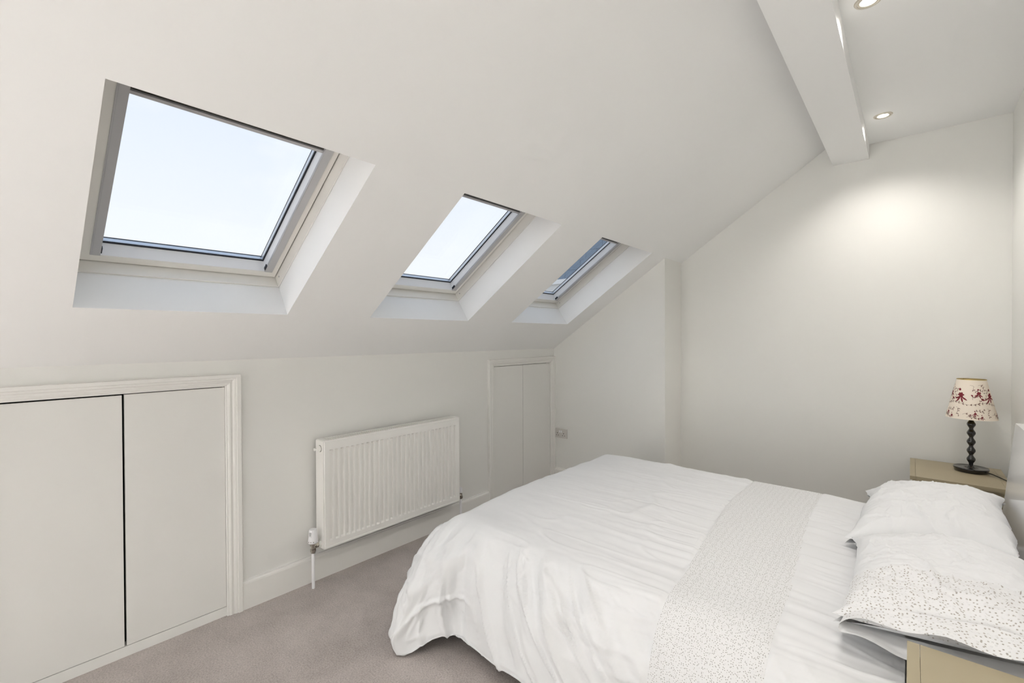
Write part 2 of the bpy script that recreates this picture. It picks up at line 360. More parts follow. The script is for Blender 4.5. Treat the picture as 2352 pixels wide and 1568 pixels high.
# ------------------------------------------------------------------ roof windows
def roof_window(n, y0, y1, label):
    root = struct(empty('window_%d' % n), label, 'roof window')
    s0, s1 = WIN_S
    def ring(name, ys, ss, w0, w1, mat, t=None, bevel=0, inner=None):
        """rectangular ring ys/ss outer limits, t = widths (left, right, bottom, top)"""
        bm = bmesh.new(); (a, b), (c, d) = ys, ss; l, r, bo, to = t
        O = [(a, c), (b, c), (b, d), (a, d)]; I = [(a + l, c + bo), (b - r, c + bo), (b - r, d - to), (a + l, d - to)]
        J = inner or I
        v = [[bm.verts.new(SL(s, y, w)) for y, s in q] for q, w in ((O, w0), (I, w0), (J, w1), (O, w1))]
        for A, B in zip(v, v[1:] + v[:1]):
            for i in range(4): bm.faces.new((A[i], A[(i + 1) % 4], B[(i + 1) % 4], B[i]))
        return from_bm(name, bm, mat, root, bevel=bevel, seg=1)
    e = .0015
    # fixed frame lining the end of the plastered opening
    ring('window_frame', (y0 + e, y1 - e), (s0 + e, s1 - e), REV, .298, 'frame_white', (.006, .006, .006, .006), inner=[(y0 + .010, s0 + .010), (y1 - .010, s0 + .010), (y1 - .010, s1 - .010), (y0 + .010, s1 - .010)])
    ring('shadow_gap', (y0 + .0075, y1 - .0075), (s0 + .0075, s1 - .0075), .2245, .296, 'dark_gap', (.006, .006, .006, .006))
    # pivoting sash: room face, then the splayed inner faces down to the glass
    ys, ss = (y0 + .0145, y1 - .0145), (s0 + .0145, s1 - .0145)
    yl, yr, sb, st = y0 + .0835, y1 - .070, s0 + .066, s1 - .085
    ring('sash', ys, ss, .220, .268, 'sash_white', (.069, .0555, .033, .057), inner=[(yl, sb), (yr, sb), (yr, st), (yl, st)])
    ring('sash_facing', (ys[0] - .0005, ys[1] + .0005), (ss[0] - .0005, ss[1] + .0005), .2165, .2215, 'frame_white', (.0405, .0225, .033, .055), bevel=.0008)
    ring('gasket', (yl - .001, yr + .001), (sb - .001, st + .001), .2655, .2685, 'gasket', (.006, .006, .006, .006))
    ring('spacer_bar', (yl + .0008, yr - .0008), (sb + .0008, st - .0008), .2690, .284, 'spacer', (.007, .007, .007, .007))
    ring('outer_gasket', (yl - .006, yr + .006), (sb - .006, st + .006), .2845, .290, 'gasket', (.014, .014, .014, .014))
    bm = bmesh.new(); add_box(bm, sb + .0005, st - .0005, yl + .0005, yr - .0005, .2686, .2846, xf=lambda s, y, w: SL(s, y, w)); from_bm('glass_pane', bm, 'window_glass', root)
    # blind guide rails with rounded lower stops, head box, bar and catch
    for k, (a, b) in enumerate(((y0 + .0545, y0 + .0835), (y1 - .070, y1 - .0375))):
        bm = bmesh.new(); add_box(bm, s0 + .049, s1 - .02, a, b, .2125, .2218, xf=lambda s, y, w: SL(s, y, w)); r = from_bm('guide_rail', bm, 'rail_grey', root, bevel=.0015)
        bm = bmesh.new(); add_box(bm, s0 + .055, s1 - .02, a + (.0035 if k == 0 else .002), a + (.0052 if k == 0 else .0032), .2121, .2128, xf=lambda s, y, w: SL(s, y, w)); from_bm('groove', bm, 'window_grey', r)
        ya = b - .002 if k == 0 else a - .004
        bm = bmesh.new(); add_box(bm, s0 + .060, s0 + .088, ya, ya + .006, .215, .228, xf=lambda s, y, w: SL(s, y, w)); from_bm('catch', bm, 'gasket', r, bevel=.001)
    bm = bmesh.new(); add_box(bm, s0 + .762, s0 + .773, y0 + .084, y1 - .0705, .218, .236, xf=lambda s, y, w: SL(s, y, w)); from_bm('blind_bar', bm, 'rail_grey', root, bevel=.0012)
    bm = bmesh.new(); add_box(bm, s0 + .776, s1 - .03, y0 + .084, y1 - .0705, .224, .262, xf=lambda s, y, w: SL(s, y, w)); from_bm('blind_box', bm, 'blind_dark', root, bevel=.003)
    m = SL(s0 + .045, y1 - .0075, .196); lathe('screw', [(.0001, 0), (.0045, 0), (.0045, .0012), (.002, .002)], 'window_grey', m, root, 12, axis=(0, -1, 0))
roof_window(1, *WIN_Y[0], 'white roof window furthest from the stepped wall, above the wide cupboard')
roof_window(2, *WIN_Y[1], 'white roof window between the other two, above the radiator')
roof_window(3, *WIN_Y[2], 'white roof window nearest the stepped wall, showing a blue slate roof outside')

# ------------------------------------------------------------------ neighbouring house seen through the third roof window
def neighbour():
    t = tag(empty('neighbouring_house'), 'white rendered house with a blue-grey slate mansard roof outside the corner roof window', 'house')
    x1, x0, y0, y1 = -1.2, -3.95, 8.6, 14.0
    box('wall', (x0, x1, y0, y1, -6, 2.62), 'render_white', t)
    box('cornice', (x0 - .08, x1 + .08, y0 - .10, y1 + .1, 2.60, 2.70), 'render_white', t, bevel=.02)
    h = 2.2
    bm = bmesh.new(); add_prism(bm, [(y0 + .05, 2.70), (y1, 2.70), (y1, 2.70 + h), (y0 + .09, 2.70 + h)], 'x', x0, x1); from_bm('roof', bm, 'slate_blue', t)
    rnd = random.Random(4); rows = 11
    me = None
    for r in range(rows):
        z0 = 2.70 + h * r / rows; z1 = 2.70 + h * (r + 1.25) / rows
        ya, yb = y0 + .03 + .04 * r / rows, y0 + .03 + .04 * (r + 1.25) / rows
        n = 10; wdt = (x1 - x0) / n; off = (r % 2) * wdt / 2
        for k in range(n):
            xa = x0 + k * wdt + off
            if xa + wdt > x1 + .01: continue
            if me is None:
                bm = bmesh.new(); add_prism(bm, [(0, 0), (-.022, .004), (yb - ya - .004, z1 - z0), (yb - ya + .006, z1 - z0)], 'x', .004, wdt - .004)
                s = from_bm('slate', bm, 'slate_blue', t); me = s.data
            else:
                s = bpy.data.objects.new('slate', me); C.objects.link(s); s.parent = t
            s.location = (xa, ya + rnd.uniform(-.004, .004), z0)
    box('lead_ridge', (x0 - .03, x1 + .03, y0 + .02, y0 + .25, 2.70 + h, 2.76 + h), 'lead_pale', t, bevel=.02)
neighbour()

# ------------------------------------------------------------------ recessed spotlights (lamps of the room)
def downlight(y, label):
    t = tag(empty('recessed_spotlight'), label, 'spotlight', 'recessed ceiling spotlights')
    x = 2.430
    lathe('trim_ring', [(.026, .0), (.027, -.003), (.030, -.004), (.031, -.0025), (.034, -.0025), (.036, -.0045), (.042, -.0035), (.0445, 0), (.0445, .004), (.026, .004)], 'lamp_ring', (x, y, CZ - .0003), t, 48, cap=False)
    lathe('lamp_lens', [(.0001, .001), (.0265, .001), (.0265, .003), (.0001, .003)], 'lamp_lens', (x, y, CZ - .003), t, 32, cap=False)
    ld = bpy.data.lights.new('spotlight_lamp', 'SPOT'); ld.energy = LAMP_WATTS; ld.color = (1.0, .955, .89); ld.spot_size = math.radians(138); ld.spot_blend = 1.0; ld.shadow_soft_size = .03
    lo = bpy.data.objects.new('spotlight_lamp', ld); C.objects.link(lo); lo.location = (x, y, CZ - .03); lo.parent = t
for k, y in enumerate((3.40, 2.205, 1.01, -.185, -1.38, -2.575)):
    downlight(y, ['round recessed ceiling spotlight near the end wall', 'round recessed ceiling spotlight second from the end wall', 'round recessed ceiling spotlight third from the end wall', 'round recessed ceiling spotlight fourth from the end wall', 'round recessed ceiling spotlight fifth from the end wall', 'round recessed ceiling spotlight sixth from the end wall'][k])

# ------------------------------------------------------------------ radiator
def radiator():
    t = tag(empty('radiator'), 'white ribbed panel radiator on the low knee wall', 'radiator')
    y0, y1, z0, z1, xf = 1.192, 2.192, .205, .806, .120
    # fluted front panel as a pressed sheet
    n = 29; ya, yb = 1.221, 2.166; pitch = (yb - ya) / n
    Y = np.unique(np.concatenate([[y0, y0 + .004, y0 + .016], np.linspace(ya, yb, n * 12 + 1), [y1 - .016, y1 - .004, y1]]))
    za, zb = z0 + .040, z1 - .048
    Z = np.unique(np.concatenate([[z0, z0 + .004, z0 + .012, z0 + .014], np.linspace(za - .002, za + .014, 9), np.linspace(za + .02, zb - .02, 4), np.linspace(zb - .014, zb + .002, 9), [z1 - .020, z1 - .018, z1 - .004, z1]]))
    yy, zz = np.meshgrid(Y, Z, indexing='ij')
    u = (yy - ya) / pitch; fr = u - np.floor(u)
    ridge = np.clip((.34 - np.abs(fr - .42)) / .12, 0, 1); ridge = ridge * ridge * (3 - 2 * ridge)
    inside = ((yy > ya) & (yy < yb)).astype(float)
    end = np.clip((zz - za) / .009, 0, 1) * np.clip((zb - zz) / .009, 0, 1); end = end * end * (3 - 2 * end)
    d = -.012 * ridge * inside * end
    rim = np.minimum(np.minimum(yy - y0, y1 - yy), np.minimum(zz - z0, z1 - zz))
    d = d - .004 * (rim < .002) + .0015 * ((rim > .003) & (rim < .013))
    grid_mesh('front_panel', np.stack([xf + d, yy, zz], -1), 'radiator_white', t).data.set_sharp_from_angle(angle=math.radians(35))
    bm = bmesh.new(); add_box(bm, .095, .106, y0 + .003, y1 - .003, z0 + .002, z1 - .002); from_bm('panel_back', bm, 'radiator_white', t)
    box('rear_panel', (.034, .046, y0 + .012, y1 - .012, z0 + .004, z1 - .012), 'radiator_white', t, bevel=.003)
    for a, b in ((y0 - .004, y0 + .002), (y1 - .002, y1 + .004)):
        box('side_panel', (.032, .118, a, b, z0 + .004, z1 + .001), 'radiator_white', t, bevel=.0015)
    # convector grille on top: frame and a row of slats
    bm = bmesh.new(); add_box(bm, .108, .120, y0, y1, z1 - .003, z1 + .004); add_box(bm, .034, .042, y0, y1, z1 - .003, z1 + .004)
    add_box(bm, .040, .110, y0, y0 + .030, z1 - .003, z1 + .0035); add_box(bm, .040, .110, y1 - .030, y1, z1 - .003, z1 + .0035); from_bm('grille_frame', bm, 'radiator_white', t)
    bm = bmesh.new(); k = 62
    for i in range(k):
        y = y0 + .032 + (y1 - y0 - .064) * i / (k - 1); add_box(bm, .040, .110, y - .0045, y + .0045, z1 - .004, z1 + .002)
    g = from_bm('grille_bars', bm, 'radiator_white', t); g['kind'] = 'stuff'
    box('convector', (.048, .098, y0 + .02, y1 - .02, z0 + .02, z1 - .03), 'grille_dark', t)
    # bracket lugs to the wall
    for y in (y0 + .15, y1 - .15): box('wall_bracket', (.0, .036, y, y + .03, z0 + .06, z1 - .08), 'radiator_white', t)
    # bleed plug
    p = lathe('bleed_plug', [(.017, 0), (.017, .006), (.011, .007), (.011, .022), (.008, .023), (.008, .034), (.0001, .034)], 'radiator_white', (.082, y0 - .003, z1 - .042), t, 12, axis=(0, -1, 0))
    lathe('plug_washer', [(.019, 0), (.019, .002), (.0001, .002)], 'black_hole', (.082, y0 - .0025, z1 - .042), p, 20, axis=(0, -1, 0), cap=False)
    # thermostatic valve with pipe
    vy = y0 - .047; vx = .082; zc = z0 + .030
    v = lathe('valve_body', [(.0001, -.030), (.012, -.030), (.012, -.022), (.0155, -.021), (.0155, -.008), (.012, -.006), (.012, .010), (.017, .011), (.017, .026), (.0001, .026)], 'chrome', (vx, vy, zc - .01), t, 8)
    lathe('valve_elbow', [(.010, 0), (.010, .012), (.0145, .013), (.0145, .028), (.011, .030), (.011, .046)], 'chrome', (vx, vy, zc - .002), v, 6, axis=(0, 1, 0))
    h = lathe('thermostat_head', [(.0001, 0), (.022, 0), (.026, .004), (.026, .018), (.0235, .030), (.0225, .048), (.0205, .070), (.0185, .076), (.0001, .077)], 'valve_white', (vx, vy, zc + .016), t, 32)
    bm = bmesh.new(); add_box(bm, .0185, .0225, -.006, .006, .038, .064)
    bmesh.ops.transform(bm, matrix=Matrix.Translation((vx, vy, zc + .016)) @ Matrix.Rotation(math.radians(-66), 4, 'Z'), verts=bm.verts); from_bm('scale_window', bm, 'window_grey', h)
    for a in (-80, -50, -20):
        bm = bmesh.new(); add_box(bm, .0248, .0266, -.002, .002, .010, .015)
        bmesh.ops.transform(bm, matrix=Matrix.Translation((vx, vy, zc + .016)) @ Matrix.Rotation(math.radians(a), 4, 'Z'), verts=bm.verts); from_bm('dot', bm, 'grille_dark', h)
    tube('pipe', [(vx, vy, .0), (vx, vy, .08), (vx, vy, zc - .036)], .0085, 'valve_white', t, 16)
    lathe('inlet_nut', [(.018, 0), (.018, .008), (.012, .009), (.012, .014)], 'radiator_white', (vx, y0 - .004, zc - .002), t, 6, axis=(0, -1, 0))
    # lockshield at the other end
    ly = y1 + .046
    lathe('lockshield_body', [(.0001, -.034), (.010, -.034), (.015, -.028), (.015, -.014), (.011, -.012), (.010, .012), (.0001, .013)], 'chrome', (vx, ly, zc), t, 12)
    lathe('lockshield_elbow', [(.009, 0), (.013, .004), (.013, .020), (.010, .022), (.010, .046)], 'chrome', (vx, ly, zc - .006), t, 6, axis=(0, -1, 0))
    lathe('lockshield_cap', [(.0125, 0), (.0125, .022), (.011, .034), (.008, .038), (.0001, .039)], 'valve_white', (vx, ly, zc + .010), t, 20)
    tube('pipe', [(vx, ly, .0), (vx, ly, .08), (vx, ly, zc - .036)], .0085, 'valve_white', t, 16)
radiator()

# ------------------------------------------------------------------ double socket on the stepped wall
def socket():
    t = tag(empty('double_socket'), 'grey twin power socket on the stepped wall beside the narrow cupboard', 'socket')
    x0, x1, z0, z1 = .010, .154, .434, .520; y = YN
    box('plate', (x0, x1, y - .009, y + .002, z0, z1), 'socket_plate', t, bevel=.003)
    for cx in (x0 + .037, x1 - .037):
        for dx, dz, w, h in ((0, -.002, .004, .008), (-.011, -.022, .006, .004), (.011, -.022, .006, .004)):
            box('pin_hole', (cx + dx - w / 2 - .001, cx + dx + w / 2 + .001, y - .0098, y - .008, z0 + .045 + dz - h / 2, z0 + .045 + dz + h / 2 + .001), 'black_hole', t)
    for cx in (x0 + .062, x1 - .062):
        box('switch', (cx - .006, cx + .006, y - .0125, y - .008, z0 + .050, z0 + .069), 'valve_white', t, bevel=.001)
    for cx in (x0 + .012, x1 - .012):
        lathe('screw', [(.003, 0), (.003, .001), (.0001, .0014)], 'window_grey', (cx, y - .0088, (z0 + z1) / 2), t, 10, axis=(0, -1, 0))
socket()

# ------------------------------------------------------------------ bed
MX0, MX1, MY0, MY1, MZ0, MZ1 = .88, 2.855, 1.525, 2.975, .24, .455
def bed():
    t = tag(empty('double_bed'), 'white double bed with a thick sloping headboard, made up with white bedding', 'bed')
    box('mattress', (MX0, MX1, MY0, MY1, MZ0, MZ1), 'mattress_white', t, bevel=.04, seg=4)
    box('bed_base', (MX0, MX1 + .01, MY0 + .005, MY1 - .005, .10, MZ0 + .005), 'bed_white', t, bevel=.004)
    for x in (MX0 + .1, MX1 - .1):
        for y in (MY0 + .1, MY1 - .1): box('leg', (x - .03, x + .03, y - .03, y + .03, 0, .105), 'black_matt', t)
    bm = bmesh.new(); add_prism(bm, [(2.858, .0), (2.975, .0), (2.975, .983), (2.912, .983), (2.862, .45)], 'y', 1.520, 3.045)
    from_bm('headboard', bm, 'bed_white', t, bevel=.006, seg=3)
bed()

# smooth 2-D noise for the cloth
def vnoise(x, y, seed):
    rng = np.random.RandomState(seed); T = rng.rand(64, 64)
    xi = np.floor(x).astype(int); yi = np.floor(y).astype(int); fx = x - xi; fy = y - yi
    fx = fx * fx * fx * (fx * (fx * 6 - 15) + 10); fy = fy * fy * fy * (fy * (fy * 6 - 15) + 10)
    g = lambda i, j: T[(xi + i) % 64, (yi + j) % 64]
    return (g(0, 0) * (1 - fx) + g(1, 0) * fx) * (1 - fy) + (g(0, 1) * (1 - fx) + g(1, 1) * fx) * fy
def fbm(x, y, seed, o=3):
    s = 0; a = .5
    for k in range(o): s = s + a * (vnoise(x * 2 ** k, y * 2 ** k, seed + k) - .5); a *= .5
    return s * 2
def ridged(x, y, seed, o=2):
    """soft creases: narrow ridges along the zero lines of a noise field"""
    s = 0; a = 1.
    for k in range(o):
        v = (vnoise(x * 2 ** k, y * 2 ** k, seed + 7 * k) - .5) * 2; s = s + a * np.exp(-(v / .13) ** 2); a *= .5
    return s
def sstep(a, b, x):
    t = np.clip((x - a) / (b - a), 0, 1); return t * t * (3 - 2 * t)
def normals(P):
    du = np.gradient(P, axis=0); dv = np.gradient(P, axis=1); n = np.cross(du, dv)
    return n / np.maximum(np.linalg.norm(n, axis=-1, keepdims=True), 1e-9)

def duvet():
    t = tag(empty('duvet'), 'white cotton duvet with an eyelet band, spread over the bed and hanging to the carpet', 'duvet')
    IX, IY0, IY1, XE, ZT = .905, 1.560, 2.925, 2.547, .535       # inset top rectangle, head end, top height
    a = np.concatenate([np.linspace(1.10, 0.02, 64), [0], np.linspace(0, 1, 215)[1:]])   # foot skirt (1.1..0) then the top
    na = 65
    b = np.concatenate([np.linspace(1.06, .012, 110), np.linspace(0, 1, 250), np.linspace(0.02, 1.06, 46)])
    A = np.arange(len(a))[:, None] + 0 * np.arange(len(b))[None]
    ai = np.arange(len(a)); bi = np.arange(len(b)); nb0, nb1 = 110, 110 + 250
    da = np.where(ai < na, a, 0)[:, None]; db = np.where(bi < nb0, b, 0)[None]; dc = np.where(bi >= nb1, b, 0)[None]
    X = np.where(ai < na, IX, IX + a * (XE - IX))[:, None] + 0 * db
    Yt = np.where(bi < nb0, IY0, np.where(bi >= nb1, IY1, IY0 + b * (IY1 - IY0)))[None] + 0 * da
    da = da + 0 * db; db = db + 0 * da; dc = dc + 0 * da
    side = np.maximum(db, dc); v = np.maximum(da, side)
    phi = np.arctan2(da, np.maximum(side, 1e-9)); phi = np.where(v == 0, 0, phi)       # 0 = long side, pi/2 = foot
    near = dc == 0
    nx = -np.sin(phi); ny = np.where(near, -1, 1) * np.cos(phi)
    q = np.clip(phi / (math.pi / 2), 0, 1)
    # hem offset and height: long near side, corner lobe resting on the carpet, foot side
    lob = 1 - sstep(.90, 1.10, X)
    hoN = .262 + .135 * lob + .02 * np.sin(X * 9); hzN = .062 - .054 * (1 - sstep(.93, 1.04, X)) + .010 * np.exp(-((X - 1.06) / .03) ** 2) + .012 * np.sin(X * 13 + 1)
    hoC = hoN * (1 - sstep(.05, .75, q)) + .135 * sstep(.05, .75, q); hzC = hzN + .10 * sstep(.2, .9, q)
    hoF = .10; hzF = .14
    ho = np.where(near, np.where(da > 0, hoC, hoN), hoF * (1 - q) + .135 * q); hz = np.where(near, np.where(da > 0, hzC, hzN), hzF)
    edge = np.clip(v, 0, 1)
    # height of the top: plump, falling towards the near edge
    yy = (Yt - IY0) / (IY1 - IY0); xx = (X - IX) / (XE - IX)
    zt = ZT + .016 * np.sin(np.pi * np.clip(yy, 0, 1)) * np.sin(np.pi * np.clip(xx * .9 + .1, 0, 1)) - .020 * (1 - sstep(0, .22, yy)) - .008 * (1 - sstep(0, .12, xx)) - .012 * sstep(.75, 1, xx) 
    # profile: Bezier from the top edge out and down to the hem
    B0 = (1 - edge) ** 3; B1 = 3 * edge * (1 - edge) ** 2; B2 = 3 * edge ** 2 * (1 - edge); B3 = edge ** 3
    c1 = np.where(near & (q < .5), .19, np.minimum(.13, ho * .75)); c1 = np.minimum(c1, ho * .75); c2 = ho * 1.02 + .03
    off = B1 * c1 + B2 * c2 + B3 * ho; zz = B0 * zt + B1 * (zt - .012) + B2 * (hz + (zt - hz) * .55) + B3 * hz
    lip = np.clip(v - 1, 0, .2) / .06                                                      # rolled hem going back under
    off = off - .035 * lip; zz = zz + .012 * lip
    P = np.stack([X + nx * off, Yt + ny * off, zz], -1)
    # ---- wrinkles
    N = normals(P); N = np.where((N[..., 2:3].mean() < 0), -N, N)
    # cloth coordinates in metres
    U = X - da * .5; W = Yt - db * .58 + dc * .5
    hang = np.where(near, db, dc)
    seamL = 1.862 + .075 * (1 - sstep(0, .75, yy)); seamR = 2.200 + .055 * (1 - sstep(0, .75, yy))
    band = (U > seamL) & (U < seamR)
    bandf = sstep(-.012, .004, U - seamL) * sstep(-.012, .004, seamR - U)
    h = 0
    # gathers running away from both seams
    gw = W * 26 + 1.1 * fbm(U * 2.2, W * 4, 11); 
    gl = np.exp(-np.maximum(seamL - U, 0) / (.16 + .16 * vnoise(W * 9 + 0 * U, 0 * U, 5))); gr = np.exp(-np.maximum(U - seamR, 0) / .20)
    gsh = (vnoise(gw, U * 1.6, 21) - .5) * 1.5 + .6 * (vnoise(gw * 2.1 + 3, U * 2.5, 22) - .5)
    h = h + (1 - bandf) * .0115 * gsh * np.where(U < seamL, gl, gr) * (.85 + .9 * sstep(0, .5, hang))
    # long shallow ripples of the top
    h = h + .009 * (1 - bandf * .7) * fbm(U * 2.0, W * 5.5, 31) * (1 - .3 * sstep(.0, .4, hang))
    h = h + .0055 * (1 - bandf) * (ridged(U * 2.2 + .5 * W, W * 7.5, 41) - .4) * sstep(.95, 1.4, U)
    # hanging folds on the near side: slanted creases fanning out from the foot corner
    sl = .62 * sstep(1.0, 1.9, U); fu = U - (.10 + .75 * sl) * hang * .8
    k = sstep(.10, .50, hang) * near
    fold = .5 * np.sin(fu * 46 + 3.2 * fbm(U * 3, hang * 1.2, 51)) + 1.2 * (ridged(fu * 7.5, hang * .9 + 2, 61, 2) - .5) + .75 * (ridged(fu * 15, hang * 1.1 + 5, 64, 2) - .4)
    h = h + .0205 * fold * k * (1 - .75 * bandf) * (1 - .55 * sstep(1.6, 1.9, U))
    # crumples over the lobe at the corner
    cr = (1 - sstep(1.0, 1.22, U)) * sstep(.35, .8, np.maximum(hang, da)) * near
    h = h + cr * (.016 * (ridged(U * 7 + 2.5 * hang + 3 * q, hang * 3.4 + 4 * q, 71, 2) - .45))
    kf = sstep(.2, .8, da) * (side == 0); h = h + .007 * kf * np.sin(W * 30 + 3 * fbm(W * 3, da, 77))
    h = h + .0016 * fbm(U * 22, W * 22, 81) * (1 - bandf)
    # the notch in the hem, where the lobe folds over the long side
    n1 = np.exp(-((U - 1.085 - .10 * (hang - 1)) / .035) ** 2) * sstep(.55, 1.0, hang) * near; h = h - .030 * n1
    h = h - .004 * np.exp(-((U - seamL) / .006) ** 2) - .003 * np.exp(-((U - seamR) / .006) ** 2)
    h = h * (1 - .55 * sstep(.86, 1.0, v)) * (1 - np.clip(lip, 0, 1))
    P = P + N * h[..., None]
    P[..., 2] = np.maximum(P[..., 2], .006 + .004 * (1 - np.clip(lip, 0, 1)))
    uv = np.stack([U, W], -1); mb = band[:-1, :-1]
    grid_mesh('duvet_cover', P, 'sheet_white', t, uv, ~mb)
    grid_mesh('eyelet_band', P, 'eyelet_cloth', t, uv, mb)
duvet()

# ------------------------------------------------------------------ pillows
def pillow(name, label, cx, cy, hx, hy, zb, T, seed, tilt=0., rot=0., cuff=None, corner=0.):
    t = tag(empty(name), label, 'pillow', 'pillows against the headboard')
    n = 90; u = np.linspace(-1, 1, n); uu, vv = np.meshgrid(u, np.linspace(-1, 1, 130), indexing='ij')
    prof = (np.clip(1 - np.abs(uu) ** 2.6, 0, 1) * np.clip(1 - np.abs(vv) ** 3.2, 0, 1)) ** .48
    pin = 1 - .055 * (1 - vv ** 2) * 0 - .05 * (1 - np.abs(vv) ** 2)
    x = hx * uu * (1 - .04 * (1 - vv ** 2)) ; y = hy * vv * (1 - .035 * (1 - uu ** 2))
    ear = (np.abs(uu) * np.abs(vv)) ** 6
    wr = .016 * fbm(uu * 2.3 + 5, vv * 3.1, seed) + .010 * (ridged(uu * 2.2 + .6 * vv, vv * 3.6, seed + 9, 2) - .5) + .006 * (ridged(uu * 5, vv * 5 + uu, seed + 19, 2) - .5) + .0025 * fbm(uu * 14, vv * 18, seed + 29)
    edgew = .020 * fbm(vv * 4, 0 * vv + np.sign(uu) * 3, seed + 3) * np.abs(uu) ** 8
    m = Matrix.Translation((cx, cy, zb)) @ Matrix.Rotation(rot, 4, 'Z') @ Matrix.Rotation(tilt, 4, 'Y')
    R = np.array(m)[:3, :3]; tr = np.array(m)[:3, 3]
    out = []
    for sgn in (1, -1):
        z = (T * .74 * prof + wr * prof if sgn > 0 else -T * .26 * prof) + T * .26 + .012 * ear * sgn
        out.append(np.stack([x + edgew - corner * .05 * ear * (uu < 0), y, z], -1) @ R.T + tr)
    uv = np.stack([x, y - (1 - prof) * .07], -1)
    if cuff is None:
        grid_mesh('pillowcase', out[0], 'sheet_white', t, uv)
    else:
        mask = (vv[:-1, :-1] < cuff)
        grid_mesh('pillowcase', out[0], 'sheet_white', t, uv, ~mask); grid_mesh('eyelet_band', out[0], 'eyelet_cuff', t, uv, mask)
    grid_mesh('underside', out[1][:, ::-1], 'sheet_white', t)
    return t, m
pillow('pillow', 'plump white pillow beside the lamp table, away from the eyelet-edged one', 2.630, 2.612, .232, .378, .560, .160, 100, tilt=math.radians(-9), rot=math.radians(-2), corner=.4)
tp, mp = pillow('pillow', 'white pillow with an eyelet-lace open end, overlapping the plain pillow', 2.636, 1.906, .230, .322, .562, .150, 200, tilt=math.radians(-6), rot=math.radians(1), cuff=-.42, corner=.5)
def cuff():
    # open mouth of the pillowcase: a flattened sleeve with a hem, past the end of the filling
    n = 80; th = np.linspace(0, 2 * np.pi, n); ts = np.linspace(0, 1, 16); tt, aa = np.meshgrid(ts, th, indexing='ij')
    hx = .222 + .010 * tt; top = np.sin(aa) > 0
    x = hx * np.sign(np.cos(aa)) * np.abs(np.cos(aa)) ** .8
    z = .040 + np.where(top, .050 - .020 * tt, .026 + .006 * tt) * np.sin(aa) * (1 + .25 * fbm(aa * 1.5, tt * 2, 301)) + .007 * np.sin(x * 38 + 2) * tt * np.where(top, 1, 1.4)
    y = -.295 - .072 * tt - .014 * tt * np.sin(x * 9) - .02 * tt * np.where(top, 0, 1)
    P = np.stack([x, y, z], -1); m = np.array(mp); P = P @ m[:3, :3].T + m[:3, 3]
    P[..., 2] = np.maximum(P[..., 2], .552)
    up = top[:-1, :-1]; uv = np.stack([x, y], -1)
    grid_mesh('cuff_hem', P, 'eyelet_cuff', tp, uv, up); grid_mesh('cuff_lining', P, 'sheet_white', tp, uv, ~up)
cuff()

# ------------------------------------------------------------------ bedside tables
def bedside_table(x0, x1, y0, y1, zt, label):
    t = tag(empty('bedside_table'), label, 'bedside table')
    th = .020; xs = [x0, x0 + .024, x1 - .030, x1]
    for a, b in zip(xs, xs[1:]): box('top_board', (a + .0004, b - .0004, y0, y1, zt - th, zt), 'khaki_paint', t, bevel=.003)
    bx0, bx1, by0, by1 = x0 + .012, x1 - .008, y0 + .022, y1 - .022; zb = .12; zu = zt - th
    for x in (bx0, bx1 - .040):
        for y in (by0, by1 - .040): box('leg', (x, x + .040, y, y + .040, 0, zu), 'khaki_paint', t, bevel=.002)
    for y in (by0 + .006, by1 - .018):
        box('side_panel', (bx0 + .040, bx1 - .040, y, y + .012, zb, zu), 'khaki_paint', t)
        for za, zc in ((zb, zb + .05), (zu - .045, zu)): box('side_rail', (bx0 + .0405, bx1 - .0405, y - .005, y + .017, za, zc), 'khaki_paint', t, bevel=.0015)
    box('back_panel', (bx1 - .016, bx1 - .006, by0 + .04, by1 - .04, zb, zu), 'khaki_paint', t)
    box('bottom_shelf', (bx0 + .01, bx1 - .01, by0 + .03, by1 - .03, zb, zb + .018), 'khaki_paint', t)
    h = zu - .145
    for za, zc in ((zu - .165, zu - .012), (zb + .025, zu - .172)):
        d = box('drawer', (bx0 + .002, bx0 + .022, by0 + .043, by1 - .043, za, zc), 'khaki_paint', t, bevel=.002)
        for y in ((by0 + by1) / 2,):
            lathe('knob', [(.007, 0), (.007, .012), (.016, .018), (.018, .026), (.013, .032), (.0001, .034)], 'black_gloss', (bx0 + .003, y, (za + zc) / 2), d, 24, axis=(-1, 0, 0))
    return t
bedside_table(2.553, 2.945, 3.315, 3.800, .612, 'khaki painted bedside table carrying the lamp, by the end wall')
bedside_table(2.551, 2.945, 1.020, 1.512, .612, 'khaki painted bedside table on the eyelet pillow\'s side of the bed')

